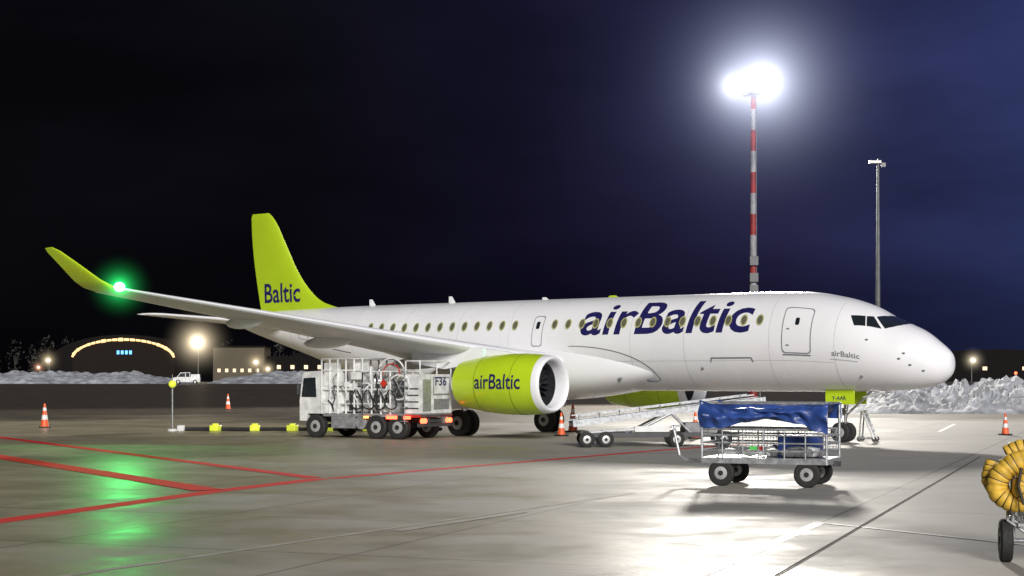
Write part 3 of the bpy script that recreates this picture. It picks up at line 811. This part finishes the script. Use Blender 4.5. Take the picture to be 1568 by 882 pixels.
def hose(path,r,per=.075):
    P=[Vector(p) for p in path]; out=[]
    n=len(P)
    for i in range(n-1):
        p0=P[max(i-1,0)];p1=P[i];p2=P[i+1];p3=P[min(i+2,n-1)]
        for k in range(24):
            t=k/24
            out.append(.5*((2*p1)+(p2-p0)*t+(2*p0-5*p1+4*p2-p3)*t*t+(3*p1-p0-3*p2+p3)*t**3))
    out.append(P[-1]); 
    D=[0]
    for a,c in zip(out[:-1],out[1:]): D.append(D[-1]+(c-a).length)
    tot=D[-1]; step=per/6; ns=int(tot/step); rings=[]; k=0; up=Vector((.13,.9,.3)).normalized(); flags=[]
    for s_ in range(ns):
        d=s_*step
        while k<len(D)-2 and D[k+1]<d: k+=1
        t=(d-D[k])/max(1e-6,D[k+1]-D[k]); c=out[k].lerp(out[k+1],t); tg=(out[k+1]-out[k]).normalized()
        up=(up-tg*up.dot(tg)).normalized(); sd=tg.cross(up)
        ph=(d/per)%1
        rr=r*(.93+.09*math.sin(math.pi*ph)); flags.append(1 if ph<.16 else 0)
        w=1+.06*noise.noise(c*5)
        rings.append([c+(up*math.cos(2*math.pi*q_/18)+sd*math.sin(2*math.pi*q_/18))*rr*w for q_ in range(18)])
    b.loft(rings,mf=lambda i,j:flags[i])
hose([(.45,-.28,1.05),(.2,-.3,1.30),(-.02,-.32,1.30),(-.22,-.33,1.12),(-.24,-.33,.92),(-.05,-.36,.80),(.22,-.38,.86),(.36,-.40,1.05)],.135)
hose([(-.12,-.12,1.38),(.08,-.12,1.47),(.35,-.12,1.42),(.6,-.14,1.2),(.62,-.16,.95),(.4,-.2,.78),(.1,-.2,.76)],.13)
hose([(-.28,-.05,1.30),(-.34,-.1,1.1),(-.28,-.14,.98),(-.1,-.2,1.02)],.1)
hose([(.3,-.45,1.22),(.1,-.46,1.12),(.02,-.47,.98),(.12,-.48,.86)],.11)
b.tube([(.02,-.6,1.25),(-.02,-.62,1.02),(.04,-.64,.80)],.02,1)
b.done(ang=60)

# ------------------------------------------------------------------ BACKGROUND
b=B('parked_van',[TRW,GLASS,RUB,HUB],None,(-48.6,247,1.28),R(8))
b.prism([(-2.0,.35),(-2.0,.95),(-1.4,1.1),(-.9,1.75),(.5,1.8),(.55,1.1),(2.0,1.05),(2.0,.35)],-.9,.9,0)
for y in (-.92,.92):
    b.poly([(-1.3,y,1.1),(-.85,y,1.65),(-.2,y,1.68),(-.2,y,1.1)],1); b.poly([(-.1,y,1.1),(-.1,y,1.68),(.42,y,1.7),(.42,y,1.1)],1)
    for x in (-1.25,1.25): b.wheel((x,y*.9,.35),.35,.22,'y',2,3)
b.box((1.3,0,1.25),(1.3,1.6,.5),0)
b.done(bevel=.04)
HG=empty('arched_hangar',(-94.0,400,1.3))
Wd=12.3
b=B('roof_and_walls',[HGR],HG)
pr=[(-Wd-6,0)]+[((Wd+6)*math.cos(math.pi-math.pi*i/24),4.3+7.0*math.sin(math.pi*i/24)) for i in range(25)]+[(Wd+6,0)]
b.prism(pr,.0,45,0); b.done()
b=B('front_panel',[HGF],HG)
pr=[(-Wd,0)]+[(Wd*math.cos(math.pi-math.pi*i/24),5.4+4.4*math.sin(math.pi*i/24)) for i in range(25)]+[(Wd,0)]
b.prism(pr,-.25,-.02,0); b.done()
b=B('lit_arch_rim',[WARM],HG)
for i in range(26):
    t0=math.pi*(.02+.96*i/26); t1=math.pi*(.02+.96*(i+.80)/26)
    b.cyl(((Wd)*math.cos(t0),-.6,5.5+4.6*math.sin(t0)),((Wd)*math.cos(t1),-.6,5.5+4.6*math.sin(t1)),.26+.16*random.random(),0,seg=8)
b.done()
b=B('hangar_sign',[BLUS],HG)
for i in range(4): b.box((-1.2+i*1.0,-.6,7.0),(.6,.1,.9),0)
b.done()
TB=empty('terminal_block',(-64,392,1.3))
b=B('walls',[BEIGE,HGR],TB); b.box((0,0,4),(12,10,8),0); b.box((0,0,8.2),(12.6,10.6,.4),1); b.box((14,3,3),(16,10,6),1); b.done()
b=B('windows',[WIN2],TB)
for i in range(6): b.box((-4.6+i*1.8,-5.05,2.6),(.7,.1,.8),0)
for i in range(4): b.box((9+i*3.2,-2.1,3.4),(.9,.1,.9),0)
b.done()
b=B('industrial_shed',[HGR,WIN2],None,(-30,420,1.3)); b.box((0,0,3.5),(50,12,7),0); b.prism([(-25,7),(0,8.6),(25,7)],-6,6,0)
for i in range(6): b.box((-20+i*7.5,-6.05,4.0),(1.2,.1,.8),1)
b.done()
b=B('industrial_shed',[HGR,WIN2],None,(110,380,1.3)); b.box((0,0,3),(70,12,6),0); b.prism([(-35,6),(0,7.4),(35,6)],-6,6,0)
for i in range(7): b.box((-30+i*9,-6.05,3),(1,.1,.8),1)
b.done()
def slamp(x,y,h,es,rad,A,col=(1,.8,.5)):
    z0=gz(x,y)
    e=empty('street_lamp',(x,y,z0))
    b=B('pole',[POLE],e); b.cyl((0,0,0),(0,0,h),.12,0,r2=.07); b.cyl((0,0,h),(0,-1.0,h+.15),.05,0); b.done()
    b=B('luminaire',[mat('lamp_glow',(.9,.8,.6),.4,emis=col,es=es)],e); b.sph((0,-1,h+.1),rad,0,sz=.6); b.done()
    halo_glow('lamp_halo_glow',(0,-1,h+.1),rad*9,A,rad*rad*.6,col,e)
slamp(-65.5,345,8.2,30,.9,1.6,(1,.82,.55)); slamp(-112,400,5.0,12,.45,.35); slamp(-59.5,385,4.4,12,.45,.35); slamp(-56,380,2.8,12,.35,.3)
slamp(89,320,4.2,16,.35,.35,(1,.85,.6)); slamp(-35,370,3.3,9,.3,.25); slamp(-100,350,3.0,7,.25,.2,(1,.5,.3))
b=B('obstruction_lights',[REDL,GALV],None,(0,0,0))
for x,z in ((94.5,3.1),(96.5,3.0),(98,3.1)): b.sph((x,310,z),.28,0); b.cyl((x,310,1.2),(x,310,z),.05,1)
b.done()
b=B('distant_trees',[TREE,BARK],None)
random.seed(5)
for i in range(95):
    x=-190+i*3.9+random.uniform(-1.5,1.5)
    if i>70: x=20+ (i-70)*8
    y=455+random.uniform(-8,14); h=random.uniform(7,13.5)*(1 if x<20 else .75)
    b.cyl((x,y,0),(x,y,h*.7),.3,1,r2=.1,seg=5)
    for k in range(3): b.cyl((x,y,h*(.35+.1*k)),(x+random.uniform(-2,2),y,h*(.7+.05*k)),.1,1,seg=4)
    for k in range(80):
        t=random.random(); rr_=h*.28*(1-abs(t-.4))*random.random()**.5; a=random.uniform(0,6.28)
        c=Vector((x+rr_*math.cos(a),y+rr_*math.sin(a),h*(.28+.75*t)))
        s_=random.uniform(.35,.8); v=[c+Vector((random.uniform(-s_,s_),random.uniform(-s_,s_),random.uniform(-s_,s_))) for _ in range(3)]
        b.poly(v,0)
b.done()

# ------------------------------------------------------------------ SKY / LIGHT / CAMERA
w=bpy.data.worlds.new('World'); sc.world=w; w.use_nodes=True; nt=w.node_tree; N=nt.nodes; L=nt.links
bg=N['Background']; tc=N.new('ShaderNodeTexCoord'); sp=N.new('ShaderNodeSeparateXYZ'); L.new(tc.outputs['Generated'],sp.inputs[0])
def ramp(v,a,b_,stops):
    x=N.new('ShaderNodeMapRange'); L.new(v,x.inputs[0]); x.inputs[1].default_value=a; x.inputs[2].default_value=b_
    r=N.new('ShaderNodeValToRGB'); L.new(x.outputs[0],r.inputs[0]); e=r.color_ramp
    e.elements[0].position=stops[0][0]; e.elements[0].color=stops[0][1]+(1,)
    e.elements[1].position=stops[-1][0]; e.elements[1].color=stops[-1][1]+(1,)
    for p_,c in stops[1:-1]:
        k=e.elements.new(p_); k.color=c+(1,)
    return r.outputs[0]
hx=ramp(sp.outputs['X'],-.32,.32,[(0,(.0030,.0030,.0040)),(.3,(.0034,.0033,.0055)),(.5,(.0052,.0046,.013)),(.75,(.012,.010,.036)),(1,(.026,.036,.115))])
vz=ramp(sp.outputs['Z'],-.02,.24,[(0,(.30,.28,.27)),(.25,(.6,.6,.6)),(.6,(1,1,1)),(1,(.9,.95,1.0))])
mm=N.new('ShaderNodeMix'); mm.data_type='RGBA'; mm.blend_type='MULTIPLY'; mm.inputs[0].default_value=1
L.new(hx,mm.inputs[6]); L.new(vz,mm.inputs[7])
mpw=N.new('ShaderNodeMapping'); mpw.inputs['Rotation'].default_value=(0,R(-32),0); mpw.inputs['Scale'].default_value=(1,1,3.5); L.new(tc.outputs['Generated'],mpw.inputs['Vector'])
nn=N.new('ShaderNodeTexNoise'); nn.inputs['Scale'].default_value=4; nn.inputs['Detail'].default_value=4; L.new(mpw.outputs[0],nn.inputs['Vector'])
m3=N.new('ShaderNodeMapRange'); L.new(nn.outputs['Fac'],m3.inputs[0]); m3.inputs[1].default_value=.3; m3.inputs[2].default_value=.7; m3.inputs[3].default_value=.62; m3.inputs[4].default_value=1.5
L.new(mm.outputs[2],bg.inputs[0]); L.new(m3.outputs[0],bg.inputs[1])
sl=bpy.data.lights.new('apron_flood_sun','SUN'); sl.energy=3.8; sl.angle=R(18); sl.color=(1,.975,.93)  # night scene: stands in for unseen apron floodlights behind the camera
so=bpy.data.objects.new('apron_flood_sun',sl); sc.collection.objects.link(so)
so.rotation_euler=Vector((-.16,.9,-.38)).to_track_quat('-Z','Y').to_euler()
cam=bpy.data.cameras.new('camera'); co=bpy.data.objects.new('camera',cam); sc.collection.objects.link(co)
co.location=(0,0,2.4); co.rotation_euler=(R(90),0,0)
cam.sensor_width=36; cam.lens=58.1; cam.shift_y=136/1568; cam.clip_end=6000; cam.clip_start=.1
sc.camera=co
